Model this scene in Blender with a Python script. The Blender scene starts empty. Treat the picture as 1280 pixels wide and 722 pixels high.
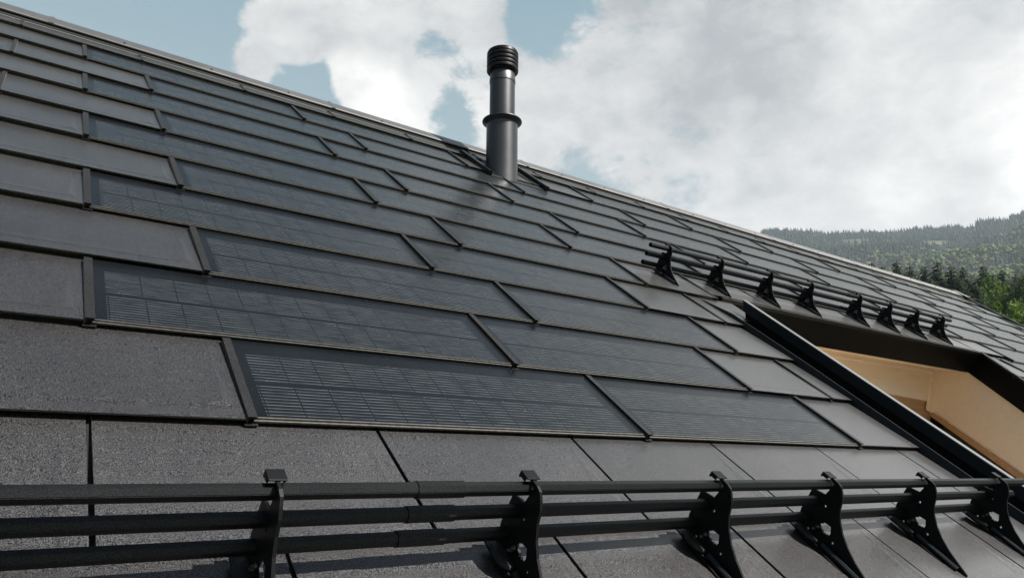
import bpy, bmesh, math, random
from mathutils import Matrix, Vector, noise
from mathutils.geometry import tessellate_polygon
random.seed(7)
sc = bpy.context.scene
COL = sc.collection
TH = math.radians(38.4)
Z0 = 7.0
# roof frame: columns u (along the eave), v (up the slope), n (out of the roof)
RF = Matrix(((1, 0, 0, 0), (0, math.cos(TH), -math.sin(TH), 0), (0, math.sin(TH), math.cos(TH), Z0), (0, 0, 0, 1)))
RFI = RF.inverted()
WM = {}

# ------------------------------------------------------------------ camera
RC = [[0.8120134151492826, -0.45421700896391626, 0.3664984616413451], [0.14418066549956532, -0.45237615128599273, -0.8800953092954057], [0.5655494225208805, 0.7674911898618427, -0.30184619290418824]]
CP = Vector((-0.1893708, -1.535099, 1.0905143))
FPX = 909.54
cam = bpy.data.cameras.new('camera')
co = bpy.data.objects.new('camera', cam)
COL.objects.link(co)
m = Matrix.Identity(4)
for i in range(3):
    m[i][0] = RC[0][i]; m[i][1] = -RC[1][i]; m[i][2] = -RC[2][i]; m[i][3] = CP[i]
co.matrix_world = RF @ m
cam.sensor_fit = 'HORIZONTAL'; cam.sensor_width = 36; cam.lens = FPX / 1280 * 36
cam.clip_start = 0.05; cam.clip_end = 20000
sc.camera = co
CW = co.matrix_world.translation.copy()

def ray(x, y):          # image position in the 1280 px photograph -> roof-frame direction
    a, b = (x - 640) / FPX, (y - 361) / FPX
    return Vector([RC[0][i] * a + RC[1][i] * b + RC[2][i] for i in range(3)])
def wdir(x, y):
    return (RF.to_3x3() @ ray(x, y)).normalized()
def on_plane(x, y, P, N):
    r = ray(x, y)
    return CP + r * (N.dot(P - CP) / N.dot(r))

# ------------------------------------------------------------------ materials
def mat(name):
    m = bpy.data.materials.new(name); m.use_nodes = True
    nt = m.node_tree
    b = nt.nodes['Principled BSDF']
    return m, nt, b
def N(nt, t, **kw):
    n = nt.nodes.new(t)
    for k, v in kw.items(): setattr(n, k, v)
    return n
def ramp(nt, stops, interp='LINEAR'):
    n = nt.nodes.new('ShaderNodeValToRGB'); cr = n.color_ramp; cr.interpolation = interp
    while len(cr.elements) < len(stops): cr.elements.new(0.5)
    for e, (p, c) in zip(cr.elements, stops):
        e.position = p; e.color = (*c, 1) if len(c) == 3 else c
    return n
def noise_tex(nt, scale, detail=3, rough=0.55, coord='Object'):
    tc = N(nt, 'ShaderNodeTexCoord'); nz = N(nt, 'ShaderNodeTexNoise')
    nz.inputs['Scale'].default_value = scale; nz.inputs['Detail'].default_value = detail; nz.inputs['Roughness'].default_value = rough
    nt.links.new(tc.outputs[coord], nz.inputs['Vector'])
    return nz
def coated(name, base, rough, grain=420, bump=0.25, spread=0.5, dirt=0.25, spec=0.5, metal=0.0, tint=False):
    """powder or stucco coated metal with a fine grain"""
    m, nt, b = mat(name)
    g = noise_tex(nt, grain, 2, 0.6)
    r = ramp(nt, [(0.43, tuple(c * (1 - spread) for c in base)), (0.60, tuple(c * (1 + spread) for c in base))])
    nt.links.new(g.outputs['Fac'], r.inputs['Fac'])
    d = noise_tex(nt, 2.3, 5, 0.62)
    dr = ramp(nt, [(0.3, (1 - dirt,) * 3), (0.7, (1 + dirt * 0.4,) * 3)])
    nt.links.new(d.outputs['Fac'], dr.inputs['Fac'])
    mx = N(nt, 'ShaderNodeMixRGB', blend_type='MULTIPLY'); mx.inputs[0].default_value = 1
    nt.links.new(r.outputs[0], mx.inputs[1]); nt.links.new(dr.outputs[0], mx.inputs[2])
    col = mx.outputs[0]
    if tint:
        # tone shifts from tile to tile, and faint run-off streaks down the slope
        at = N(nt, 'ShaderNodeAttribute', attribute_name='tint')
        tc = N(nt, 'ShaderNodeTexCoord'); mp = N(nt, 'ShaderNodeMapping'); mp.inputs['Scale'].default_value = (26, 1.6, 1); nt.links.new(tc.outputs['Object'], mp.inputs['Vector'])
        sn = N(nt, 'ShaderNodeTexNoise'); sn.inputs['Scale'].default_value = 1; sn.inputs['Detail'].default_value = 6; sn.inputs['Roughness'].default_value = .65; nt.links.new(mp.outputs[0], sn.inputs['Vector'])
        sr = ramp(nt, [(0.3, (.86,) * 3), (0.5, (1, 1, 1)), (0.72, (1.0, 1.0, 1.0)), (0.85, (.80,) * 3)]); nt.links.new(sn.outputs['Fac'], sr.inputs['Fac'])
        m1 = N(nt, 'ShaderNodeMixRGB', blend_type='MULTIPLY'); m1.inputs[0].default_value = 1; nt.links.new(col, m1.inputs[1]); nt.links.new(sr.outputs[0], m1.inputs[2])
        m2 = N(nt, 'ShaderNodeMixRGB', blend_type='MULTIPLY'); m2.inputs[0].default_value = 1; nt.links.new(m1.outputs[0], m2.inputs[1]); nt.links.new(at.outputs['Fac'], m2.inputs[2])
        col = m2.outputs[0]
    nt.links.new(col, b.inputs['Base Color']); b.inputs['Metallic'].default_value = metal
    rr = N(nt, 'ShaderNodeMapRange'); rr.inputs['To Min'].default_value = rough - 0.05; rr.inputs['To Max'].default_value = rough + 0.07
    nt.links.new(d.outputs['Fac'], rr.inputs['Value']); nt.links.new(rr.outputs[0], b.inputs['Roughness'])
    bp = N(nt, 'ShaderNodeBump'); bp.inputs['Strength'].default_value = bump; bp.inputs['Distance'].default_value = 0.0012
    nt.links.new(g.outputs['Fac'], bp.inputs['Height']); nt.links.new(bp.outputs[0], b.inputs['Normal'])
    b.inputs['Specular IOR Level'].default_value = spec
    return m
M_TILE = coated('stucco_coated_aluminium', (0.071, 0.0685, 0.0680), 0.60, 440, 0.8, 1.0, 0.22, 0.5, 0.85, True)
_b = M_TILE.node_tree.nodes['Principled BSDF']; _b.inputs['Coat Weight'].default_value = 1.0; _b.inputs['Coat Roughness'].default_value = 0.32
M_BATTEN = coated('joint_cover_coating', (0.050, 0.049, 0.048), 0.54, 500, 0.35, 0.6, 0.2, 0.5, 0.85)
M_RAIL = coated('rail_coating', (0.024, 0.026, 0.027), 0.46, 500, 0.10, 0.35, 0.15, 0.4, 0.85)
for _m in (M_TILE, M_BATTEN):
    _b = _m.node_tree.nodes['Principled BSDF'] if _m else None
    _b.inputs['Sheen Weight'].default_value = 1.0; _b.inputs['Sheen Roughness'].default_value = 0.17; _b.inputs['Sheen Tint'].default_value = (.9, .9, .88, 1)
M_PLATE = coated('bracket_coating', (0.005, 0.0055, 0.006), 0.45, 600, 0.15, 0.3, 0.15, 0.22)
M_FLASH = coated('flashing_coating', (0.009, 0.013, 0.015), 0.36, 500, 0.12, 0.25, 0.15, 0.35)
M_FASCIA = coated('fascia_coating', (0.004, 0.0036, 0.003), 0.5, 300, 0.15, 0.25, 0.2, 0.12)
M_FLUE = coated('flue_coating', (0.095, 0.097, 0.098), 0.40, 700, 0.2, 0.25, 0.15, 0.4, 0.88)
M_COWL = coated('cowl_coating', (0.005, 0.005, 0.005), 0.4, 700, 0.1, 0.2, 0.12, 0.25)
M_RIDGE = coated('ridge_metal', (0.27, 0.265, 0.255), 0.42, 500, 0.1, 0.2, 0.25, 0.5, 0.85)
def plain(name, base, rough, metal=0.0):
    m, nt, b = mat(name)
    n_ = noise_tex(nt, 60, 4, 0.6)
    r = ramp(nt, [(0.35, tuple(c * 0.72 for c in base)), (0.7, tuple(min(1, c * 1.15) for c in base))])
    nt.links.new(n_.outputs['Fac'], r.inputs['Fac']); nt.links.new(r.outputs[0], b.inputs['Base Color'])
    b.inputs['Roughness'].default_value = rough; b.inputs['Metallic'].default_value = metal
    return m
M_DECK = plain('dark_underlay', (0.012, 0.012, 0.012), 0.9)
M_EDGE = plain('mill_finish_aluminium_edge', (0.150, 0.145, 0.13), 0.45, 0.7)
M_BOLT = plain('dull_galvanised_bolt', (0.10, 0.10, 0.095), 0.5, 1.0)
M_RUBBER = plain('black_rubber', (0.012, 0.012, 0.012), 0.7)
M_CAPEDGE = coated('light_capping', (0.16, 0.165, 0.165), 0.4, 500, 0.1, 0.2, 0.2)
M_RENDER = plain('house_wall_render', (0.55, 0.52, 0.47), 0.9)

def solar_glass():
    m, nt, b = mat('solar_glass')
    L = nt.links
    tc = N(nt, 'ShaderNodeTexCoord'); sx = N(nt, 'ShaderNodeSeparateXYZ'); L.new(tc.outputs['Object'], sx.inputs[0])
    def math_(op, a, b_=None, c=None):
        n = N(nt, 'ShaderNodeMath', operation=op)
        for i, v in enumerate((a, b_, c)):
            if v is None: continue
            if isinstance(v, (int, float)): n.inputs[i].default_value = v
            else: L.new(v, n.inputs[i])
        return n.outputs[0]
    X, Y = sx.outputs['X'], sx.outputs['Y']
    def band(v, lo, hi):
        return math_('MULTIPLY', math_('GREATER_THAN', v, lo), math_('LESS_THAN', v, hi))
    P = 0.0988
    fx = math_('MODULO', math_('ADD', math_('SUBTRACT', X, 0.055), P * 10), P)
    upper = band(Y, 0.1815, 0.3365); lower = band(Y, 0.0165, 0.1705)
    fxu = math_('MODULO', math_('ADD', math_('SUBTRACT', X, 0.048), P * 10), P)
    incell = math_('ADD', math_('MULTIPLY', lower, math_('LESS_THAN', fx, P - 0.0035)), math_('MULTIPLY', upper, math_('LESS_THAN', fxu, P - 0.0035)))
    inx = band(X, 0.048, 0.055 + P * 13 - 0.004)
    cell = math_('MULTIPLY', incell, inx)
    fy = math_('MODULO', math_('ADD', Y, 0.155 * 1 - 0.0165 + 0.0075), 0.0155)
    wd = math_('LESS_THAN', fy, 0.0017)
    # uneven glint of the soldered wires, painted into their colour by noise
    mp = N(nt, 'ShaderNodeMapping'); mp.inputs['Scale'].default_value = (14, 330, 1); L.new(tc.outputs['Object'], mp.inputs['Vector'])
    nz = N(nt, 'ShaderNodeTexNoise'); nz.inputs['Scale'].default_value = 1; nz.inputs['Detail'].default_value = 3; L.new(mp.outputs[0], nz.inputs['Vector'])
    wr = N(nt, 'ShaderNodeMapRange'); wr.inputs['From Min'].default_value = 0.34; wr.inputs['From Max'].default_value = 0.62; L.new(nz.outputs['Fac'], wr.inputs['Value'])
    wire = math_('MULTIPLY', math_('MULTIPLY', wd, cell), math_('ADD', math_('MULTIPLY', wr.outputs[0], 0.75), 0.25))
    n2 = noise_tex(nt, 3.0, 6, 0.65)
    c1 = ramp(nt, [(0.3, (0.004, 0.005, 0.006)), (0.75, (0.010, 0.012, 0.014))]); L.new(n2.outputs['Fac'], c1.inputs['Fac'])
    c2 = N(nt, 'ShaderNodeMixRGB'); L.new(cell, c2.inputs[0]); L.new(c1.outputs[0], c2.inputs[1]); c2.inputs[2].default_value = (0.007, 0.010, 0.013, 1)
    c3 = N(nt, 'ShaderNodeMixRGB'); L.new(wire, c3.inputs[0]); L.new(c2.outputs[0], c3.inputs[1]); c3.inputs[2].default_value = (0.19, 0.19, 0.18, 1)
    # dust specks
    n3 = noise_tex(nt, 120, 2, 0.5); sp = N(nt, 'ShaderNodeMath', operation='GREATER_THAN'); sp.inputs[1].default_value = 0.77; L.new(n3.outputs['Fac'], sp.inputs[0])
    c4 = N(nt, 'ShaderNodeMixRGB'); L.new(sp.outputs[0], c4.inputs[0]); L.new(c3.outputs[0], c4.inputs[1]); c4.inputs[2].default_value = (0.25, 0.24, 0.21, 1)
    L.new(c4.outputs[0], b.inputs['Base Color'])
    mr = N(nt, 'ShaderNodeMapRange'); mr.inputs['To Min'].default_value = 0.22; mr.inputs['To Max'].default_value = 0.34; L.new(n2.outputs['Fac'], mr.inputs['Value'])
    L.new(mr.outputs[0], b.inputs['Roughness'])
    # streaks where rain and dust ran down the glass
    mp2 = N(nt, 'ShaderNodeMapping'); mp2.inputs['Scale'].default_value = (60, 3, 1); L.new(tc.outputs['Object'], mp2.inputs['Vector'])
    n4 = N(nt, 'ShaderNodeTexNoise'); n4.inputs['Scale'].default_value = 1; n4.inputs['Detail'].default_value = 4; L.new(mp2.outputs[0], n4.inputs['Vector'])
    n5 = noise_tex(nt, 900, 1, 0.5)
    bp = N(nt, 'ShaderNodeBump'); bp.inputs['Strength'].default_value = 0.07; bp.inputs['Distance'].default_value = 0.0005
    ad = math_('ADD', n5.outputs['Fac'], math_('MULTIPLY', n4.outputs['Fac'], 0.6)); L.new(ad, bp.inputs['Height']); L.new(bp.outputs[0], b.inputs['Normal'])
    b.inputs['Specular IOR Level'].default_value = 0.24
    b.inputs['Sheen Weight'].default_value = 0.6; b.inputs['Sheen Roughness'].default_value = 0.14; b.inputs['Sheen Tint'].default_value = (.85, .9, .92, 1)   # sheen added to imitate glare on the glass at grazing angles
    return m
M_GLASS = solar_glass()

def wood(name, c1, c2, axis=(1.2, 14, 14), rough=0.55):
    m, nt, b = mat(name); L = nt.links
    tc = N(nt, 'ShaderNodeTexCoord'); mp = N(nt, 'ShaderNodeMapping'); mp.inputs['Scale'].default_value = axis
    L.new(tc.outputs['Object'], mp.inputs['Vector'])
    n1 = N(nt, 'ShaderNodeTexNoise'); n1.inputs['Scale'].default_value = 1.3; n1.inputs['Detail'].default_value = 7; n1.inputs['Distortion'].default_value = 1.4; L.new(mp.outputs[0], n1.inputs['Vector'])
    r = ramp(nt, [(0.3, c1), (0.72, c2)]); L.new(n1.outputs['Fac'], r.inputs['Fac'])
    L.new(r.outputs[0], b.inputs['Base Color']); b.inputs['Roughness'].default_value = rough
    bp = N(nt, 'ShaderNodeBump'); bp.inputs['Strength'].default_value = 0.12; bp.inputs['Distance'].default_value = 0.002; L.new(n1.outputs['Fac'], bp.inputs['Height']); L.new(bp.outputs[0], b.inputs['Normal'])
    return m
M_WOOD = wood('pale_spruce', (0.66, 0.46, 0.27), (0.80, 0.60, 0.38))
M_BOARD = wood('pale_side_board', (0.86, 0.70, 0.50), (0.92, 0.78, 0.58))
M_WOOD2 = wood('darker_spruce', (0.40, 0.22, 0.10), (0.52, 0.31, 0.15))
M_PALE = plain('pale_bounce_floor', (0.88, 0.83, 0.76), 0.8)
M_PANE = plain('dark_window_glass', (0.03, 0.028, 0.024), 0.06)

# ------------------------------------------------------------------ object helpers
def finish(name, me, material, world, parent, smooth=False):
    me.name = name
    if material is not None and not me.materials:
        for mm in (material if isinstance(material, (list, tuple)) else [material]): me.materials.append(mm)
    if smooth:
        me.polygons.foreach_set('use_smooth', [True] * len(me.polygons))
    o = bpy.data.objects.new(name, me)
    COL.objects.link(o)
    place(o, world, parent)
    return o
def place(o, world, parent):
    WM[o.name] = world
    if parent is not None:
        o.parent = parent; o.matrix_basis = WM[parent.name].inverted() @ world
    else:
        o.matrix_basis = world
def empty(name, world):
    o = bpy.data.objects.new(name, None); COL.objects.link(o); o.empty_display_size = 0.3
    place(o, world, None); return o
def tag(o, label=None, cat=None, group=None, kind=None):
    if label: o['label'] = label
    if cat: o['category'] = cat
    if group: o['group'] = group
    if kind: o['kind'] = kind
def RT(u, v, n=0.0): return RF @ Matrix.Translation((u, v, n))
def bm_mesh(bm, name='mesh'):
    bmesh.ops.recalc_face_normals(bm, faces=bm.faces)
    me = bpy.data.meshes.new(name); bm.to_mesh(me); bm.free(); return me
def add_box(bm, x0, x1, y0, y1, z0, z1, mi=0, bevel=0.0, n01=None):
    vs = [bm.verts.new(p) for p in ((x0, y0, z0), (x1, y0, z0), (x1, y1, z0), (x0, y1, z0), (x0, y0, z1), (x1, y0, z1), (x1, y1, z1), (x0, y1, z1))]
    fs = [bm.faces.new([vs[i] for i in f]) for f in ((0, 3, 2, 1), (4, 5, 6, 7), (0, 1, 5, 4), (1, 2, 6, 5), (2, 3, 7, 6), (3, 0, 4, 7))]
    for f in fs: f.material_index = mi
    if bevel:
        es = set(e for f in fs for e in f.edges)
        bmesh.ops.bevel(bm, geom=list(es), offset=bevel, segments=2, affect='EDGES', profile=0.5)
    return vs, fs
def add_prism(bm, pts, a, b, mi=0):
    """polygon given as 3D points 'a side' and 'b side' lists"""
    va = [bm.verts.new(p) for p in a]; vb = [bm.verts.new(p) for p in b]
    n = len(a)
    fs = [bm.faces.new(va), bm.faces.new(list(reversed(vb)))]
    for i in range(n): fs.append(bm.faces.new((va[i], va[(i + 1) % n], vb[(i + 1) % n], vb[i])))
    for f in fs: f.material_index = mi
    return fs
def profile_bar(bm, prof, x0, x1, mi=0):
    """profile in (y,z) swept along x; closed solid"""
    return add_prism(bm, None, [(x0, y, z) for y, z in prof], [(x1, y, z) for y, z in prof], mi)
def lathe(bm, prof, seg=48, mi=0, cap=True):
    rings = []
    for r, z in prof:
        rings.append([bm.verts.new((r * math.cos(2 * math.pi * i / seg), r * math.sin(2 * math.pi * i / seg), z)) for i in range(seg)])
    for a, b in zip(rings, rings[1:]):
        for i in range(seg):
            f = bm.faces.new((a[i], a[(i + 1) % seg], b[(i + 1) % seg], b[i])); f.smooth = True; f.material_index = mi
    if cap:
        bm.faces.new(rings[0]); bm.faces.new(rings[-1])
def sharp_by_angle(me, deg=35):
    me.polygons.foreach_set('use_smooth', [True] * len(me.polygons))
    bm = bmesh.new(); bm.from_mesh(me)
    for e in bm.edges:
        e.smooth = not (len(e.link_faces) == 2 and e.calc_face_angle(0) > math.radians(deg))
    bm.to_mesh(me); bm.free()

# ------------------------------------------------------------------ house
house = empty('house', Matrix.Translation((4.5, 0, 0)))
tag(house, 'timber house under a dark metal roof with solar tiles, seen from its roof slope', 'house')
UN = 0.35; VR = 0.42
ULEFT, UVERGE = -12, 38       # in units of half a tile
EAVE = -6
UV_R = UVERGE * UN
def clip(poly, a, b, c):      # keep a*u + b*v <= c
    out = []
    for i in range(len(poly)):
        p, q = poly[i], poly[(i + 1) % len(poly)]
        dp, dq = a * p[0] + b * p[1] - c, a * q[0] + b * q[1] - c
        if dp <= 0: out.append(p)
        if (dp < 0 < dq) or (dq < 0 < dp):
            t = dp / (dp - dq); out.append((p[0] + t * (q[0] - p[0]), p[1] + t * (q[1] - p[1])))
    return out
DG = (8.15, 1.76); DGD = (-0.32, -0.59)       # right edge of the loggia opening
dn = (DGD[1], -DGD[0])                          # outward normal candidate
LOG_B = -4 * VR + 0.0                           # lower end of the opening (v)
A_U = 3.700
def tile(bm, u0, u1, vi, clips=(), lip=0.025, emboss=True, gapL=0.005):
    if vi < 0: gapL = 0.0085
    v0 = vi * VR; v1 = v0 + VR + 0.035
    poly = [(u0 + gapL, v0), (u1 - 0.003, v0), (u1 - 0.003, v1), (u0 + gapL, v1)]
    for c in clips:
        poly = clip(poly, *c)
        if len(poly) < 3: return
    jit = random.uniform(-0.0012, 0.0012)
    def top(p): return lip + jit - (p[1] - v0) / VR * (lip - 0.002)
    TK = 0.005
    va = [bm.verts.new((p[0], p[1], top(p))) for p in poly]
    vb = [bm.verts.new((p[0], p[1], top(p) - TK)) for p in poly]
    f = bm.faces.new(va); n = len(poly)
    for i in range(n): bm.faces.new((va[i], vb[i], vb[(i + 1) % n], va[(i + 1) % n]))
    bm.faces.new(list(reversed(vb)))
    # the roof below the lip: an upright return set back under the edge
    us = [p[0] for p in poly if abs(p[1] - v0) < 0.002]
    if len(us) >= 2:
        a, b = min(us), max(us)
        add_box(bm, a, b, v0 + 0.028, v0 + 0.031, -0.02, lip - TK + jit - 0.002)
    # pressed wedge near the right-hand joint and a crease above the lower edge
    if emboss and len(clips) == 0:
        a = u1 - 0.105; h = 0.0028
        def P(u, v, d=0): return (u, v, top((u, v)) + 0.0004 + d)
        apex = bm.verts.new(P(u1 - 0.045, v0 + 0.36)); bl = bm.verts.new(P(a, v0 + 0.055)); br = bm.verts.new(P(u1 - 0.03, v0 + 0.055))
        mid = bm.verts.new(P(u1 - 0.052, v0 + 0.085, h))
        bm.faces.new((bl, br, mid)); bm.faces.new((br, apex, mid)); bm.faces.new((apex, bl, mid))
        l0 = bm.verts.new(P(u0 + 0.02, v0 + 0.05)); l1 = bm.verts.new(P(u1 - 0.11, v0 + 0.05))
        m0 = bm.verts.new(P(u0 + 0.02, v0 + 0.060, 0.0006)); m1 = bm.verts.new(P(u1 - 0.11, v0 + 0.060, 0.0006))
        t0 = bm.verts.new(P(u0 + 0.02, v0 + 0.085)); t1 = bm.verts.new(P(u1 - 0.11, v0 + 0.085))
        bm.faces.new((l0, l1, m1, m0)); bm.faces.new((m0, m1, t1, t0))

def in_dist(u, v):
    return (Vector((u, v, 0)) - CP).length
bm = bmesh.new()
tint_l = bm.faces.layers.float.new('tint')
solar = []; covers = []
for vi in range(EAVE, 11):
    odd = vi % 2 != 0
    off = 0 if odd else 1
    # solar ranges of this row in units
    S = []
    if 0 <= vi <= 4: S.append((1, 9) if not odd else (0, 8))
    if 0 <= vi <= 4: S.append((25, 37) if not odd else (24, 36))
    if vi in (5, 7): S = [(0, 36)]
    if vi in (6, 8): S = [(1, 37)]
    if vi == 9: S = [(0, 8), (12, 36)]
    if vi == 10 or vi < 0: S = []
    k = ULEFT if (ULEFT % 2 == 0) == odd else ULEFT - 1
    if vi == 10: k = ULEFT - 1
    while k < UVERGE:
        s = [r for r in S if r[0] <= k < r[1]]
        if s: w = 4
        else: w = 2
        k1 = min(k + w, UVERGE)
        u0, u1 = k * UN, k1 * UN
        clips = []
        skip = False
        vt = (vi + 1) * VR
        if vi * VR < 1.76 and vi * VR >= LOG_B - 0.01:
            # opening between the parapet and the slanted right edge
            if u0 < A_U:
                if u1 > A_U and vi <= 3: clips.append((1, 0, A_U))
            elif vi <= 3:
                # signed distance of a point to the slanted edge: keep right of it
                side = lambda u, v: (u - DG[0]) * 0.59 - (v - DG[1]) * 0.32
                if side(u1, vi * VR) <= 0 and side(u1, vt) <= 0: skip = True
                elif side(u0, vi * VR) < 0 or side(u0, vt) < 0:
                    clips.append((-0.59, 0.32, -0.59 * DG[0] + 0.32 * DG[1]))
            if vi == 4:
                if u0 >= 24.5 * UN or u1 < 3.98: pass
                elif u1 <= 24 * UN: clips.append((0, -1, -1.765))
                else: clips.append((0, -1, -1.765))
        if not skip:
            if s: solar.append((u0, u1, vi))
            else:
                nf = len(bm.faces); tile(bm, u0, u1, vi, clips); bm.faces.ensure_lookup_table(); tv = random.uniform(.84, 1.12)
                for f_ in bm.faces[nf:]: f_[tint_l] = tv
            if vi >= 0 and k > ULEFT and not (vi <= 3 and A_U < u0 < 8.2) and not (vi == 4 and 4.1 < u0 < 8.2):
                covers.append((u0, vi, bool(s) or any(r[1] == k for r in S)))
            elif vi == 4 and 4.1 < u0 < 8.2: covers.append((u0, -4, False))
        k += w
# small filler sheet between the head of the valley flashing and the opening
v_ = [bm.verts.new(p) for p in ((A_U - .1, 1.40, .004), (4.05, 1.40, .004), (4.05, 1.70, .002), (A_U - .1, 1.70, .002))]; bm.faces.new(v_)[tint_l] = 1.0
me = bm_mesh(bm, 'roof')
roof = finish('roof', me, M_TILE, RT(0, 0), house)

# deck below the tiles (leaves the opening free)
bm = bmesh.new()
def slab(poly, n0, n1):
    add_prism(bm, None, [(p[0], p[1], n1) for p in poly], [(p[0], p[1], n0) for p in poly])
B = -0.008
RT_V = 4.64
slab([(ULEFT * UN, EAVE * VR), (3.72, EAVE * VR), (3.72, RT_V), (ULEFT * UN, RT_V)], B - 0.2, B)
slab([(3.72, 1.775), (UV_R, 1.775), (UV_R, RT_V), (3.72, RT_V)], B - 0.2, B)
db = DG[0] + (LOG_B - DG[1]) * 0.32 / 0.59
slab([(DG[0] + 0.015, 1.773), (db + 0.015, LOG_B), (UV_R, LOG_B), (UV_R, 1.773)], B - 0.2, B)
slab([(3.722, EAVE * VR), (UV_R, EAVE * VR), (UV_R, LOG_B - 0.002), (3.722, LOG_B - 0.002)], B - 0.2, B)
finish('roof_deck', bm_mesh(bm), M_DECK, RT(0, 0), house)

# far slope, walls
bm = bmesh.new()
yr = RT_V * math.cos(TH); zr = Z0 + RT_V * math.sin(TH)
ye = EAVE * VR * math.cos(TH); ze = Z0 + EAVE * VR * math.sin(TH)
back = 2 * yr - ye
vs = [bm.verts.new(p) for p in ((ULEFT * UN, yr, zr - .01), (UV_R, yr, zr - .01), (UV_R, back, ze), (ULEFT * UN, back, ze))]
bm.faces.new(vs)
finish('roof_far_slope', bm_mesh(bm), M_BATTEN, Matrix.Identity(4), house)
bm = bmesh.new()
x0, x1 = ULEFT * UN + .5, UV_R - .5
for x in (x0, x1):
    add_prism(bm, None, [(x, ye + .5, 0), (x, back - .5, 0), (x, back - .5, ze), (x, yr, zr - .45), (x, ye + .5, ze + 0.05)],
              [(x + .2, ye + .5, 0), (x + .2, back - .5, 0), (x + .2, back - .5, ze), (x + .2, yr, zr - .45), (x + .2, ye + .5, ze + 0.05)])
add_box(bm, x0 + .2, x1, ye + .5, ye + .7, 0, ze + .1)
add_box(bm, x0 + .2, x1, back - .7, back - .5, 0, ze)
finish('wall', bm_mesh(bm), M_RENDER, Matrix.Identity(4), house)

# ---- solar panels: sheet frame with ledge, glass, joint cover
PW = 4 * UN
def panel_frame_mesh():
    bm = bmesh.new()
    lip = 0.022
    # front ledge profile (y,z): two steps with a groove between
    prof = [(0.0, 0.0095), (0.0, 0.0145), (0.0035, 0.0150), (0.0036, 0.012), (0.0095, 0.012), (0.0096, 0.0172), (0.0145, 0.0176), (0.0145, 0.0095)]
    profile_bar(bm, prof, 0.012, PW - 0.012, 0)
    # upper lip above the glass (dark) and tray
    v1 = VR + 0.035
    def zt(v): return 0.0165 - v / VR * 0.0145
    a = [(0.012, 0.0147, zt(0.0147)), (PW - 0.006, 0.0147, zt(0.0147)), (PW - 0.006, v1, zt(v1)), (0.012, v1, zt(v1))]
    add_prism(bm, None, a, [(p[0], p[1], p[2] - .006) for p in a], 1)
    add_box(bm, 0.004, PW - 0.004, 0.028, 0.031, -0.02, 0.006, 2)
    return bm_mesh(bm)
FRAME_ME = panel_frame_mesh()
for mm in (M_EDGE, M_BATTEN, M_DECK): FRAME_ME.materials.append(mm)
def glass_mesh():
    bm = bmesh.new()
    def zt(v): return 0.0168 - v / VR * 0.0145
    a = [(0.016, 0.0165, zt(0.0165) + .0016), (PW - 0.01, 0.0165, zt(0.0165) + .0016), (PW - 0.01, VR + .03, zt(VR + .03) + .0016), (0.016, VR + .03, zt(VR + .03) + .0016)]
    add_prism(bm, None, a, [(p[0], p[1], p[2] - .0014) for p in a])
    return bm_mesh(bm)
GLASS_ME = glass_mesh(); GLASS_ME.materials.append(M_GLASS)
def cover_mesh(w=0.020, h=0.023):
    bm = bmesh.new()
    # folded channel: top sheet, left and right walls, small foot
    h0, h1 = 0.020 + h * 0.45, 0.006 + h * 0.45
    def box4(xa, xb, za0, za1, zb0, zb1, y0, y1):
        va = [(xa, y0, za0), (xb, y0, za0), (xb, y0, za1), (xa, y0, za1)]
        vb = [(xa, y1, zb0), (xb, y1, zb0), (xb, y1, zb1), (xa, y1, zb1)]
        add_prism(bm, None, va, vb)
    Y1 = VR - 0.012
    box4(-0.003, w, h0 - .003, h0, h1 - .003, h1, -0.004, Y1)
    box4(-0.003, 0.0, 0.004, h0 - .003, -0.006, h1 - .003, -0.003, Y1)
    box4(w - .003, w, 0.006, h0 - .003, -0.006, h1 - .003, 0.004, Y1)
    box4(0.0, w - .003, 0.004, h0 - .003, -0.006, h1 - .003, 0.010, Y1)     # closed just behind the mouth
    add_box(bm, -0.006, w + .007, -0.008, 0.004, 0.004, 0.0075)
    return bm_mesh(bm)
COVER_ME = cover_mesh(); COVER_ME.materials.append(M_BATTEN)
COVER_S = cover_mesh(0.015, 0.014); COVER_S.materials.append(M_BATTEN)

solar.sort(key=lambda s: in_dist((s[0] + s[1]) / 2, s[2] * VR))
pan = {}
MAXP = 98
for i, (u0, u1, vi) in enumerate(solar[:MAXP]):
    W = RT(u0, vi * VR, 0.004) @ Matrix.Rotation(random.uniform(-.0012, .0012), 4, 'X') @ Matrix.Rotation(random.uniform(-.0008, .0008), 4, 'Y')
    p = finish('solar_panel', FRAME_ME, None, W, house)
    g = finish('glass', GLASS_ME, None, W, p)
    pan[(round(u0 / UN), vi)] = p
if len(solar) > MAXP:
    ms = []
    for (u0, u1, vi) in solar[MAXP:]:
        ms.append((u0, vi))
    bm = bmesh.new()
    for (u0, vi) in ms:
        for src in (FRAME_ME, GLASS_ME):
            n0 = len(bm.verts); f0 = len(bm.faces)
            bm.from_mesh(src); bm.verts.ensure_lookup_table(); bm.faces.ensure_lookup_table()
            for v in bm.verts[n0:]: v.co += Vector((u0, vi * VR, 0.004))
            if src is GLASS_ME:
                for f in bm.faces[f0:]: f.material_index = 3
    me = bpy.data.meshes.new('solar_panels_far'); bm.to_mesh(me); bm.free()
    for mm in (M_EDGE, M_BATTEN, M_DECK, M_GLASS): me.materials.append(mm)
    o = finish('solar_panel_group', me, None, RT(0, 0), house); o['kind'] = 'stuff'
for (u, vi, big) in covers:
    if vi == -4:
        continue
    key = (round(u / UN), vi)
    par = pan.get(key) or pan.get((key[0] - 4, vi))
    W = RT(u - 0.004, vi * VR, 0.003)
    near = par is not None
    o = finish('joint_cover', COVER_ME if big else COVER_S, None, W, par if near else roof)
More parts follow.
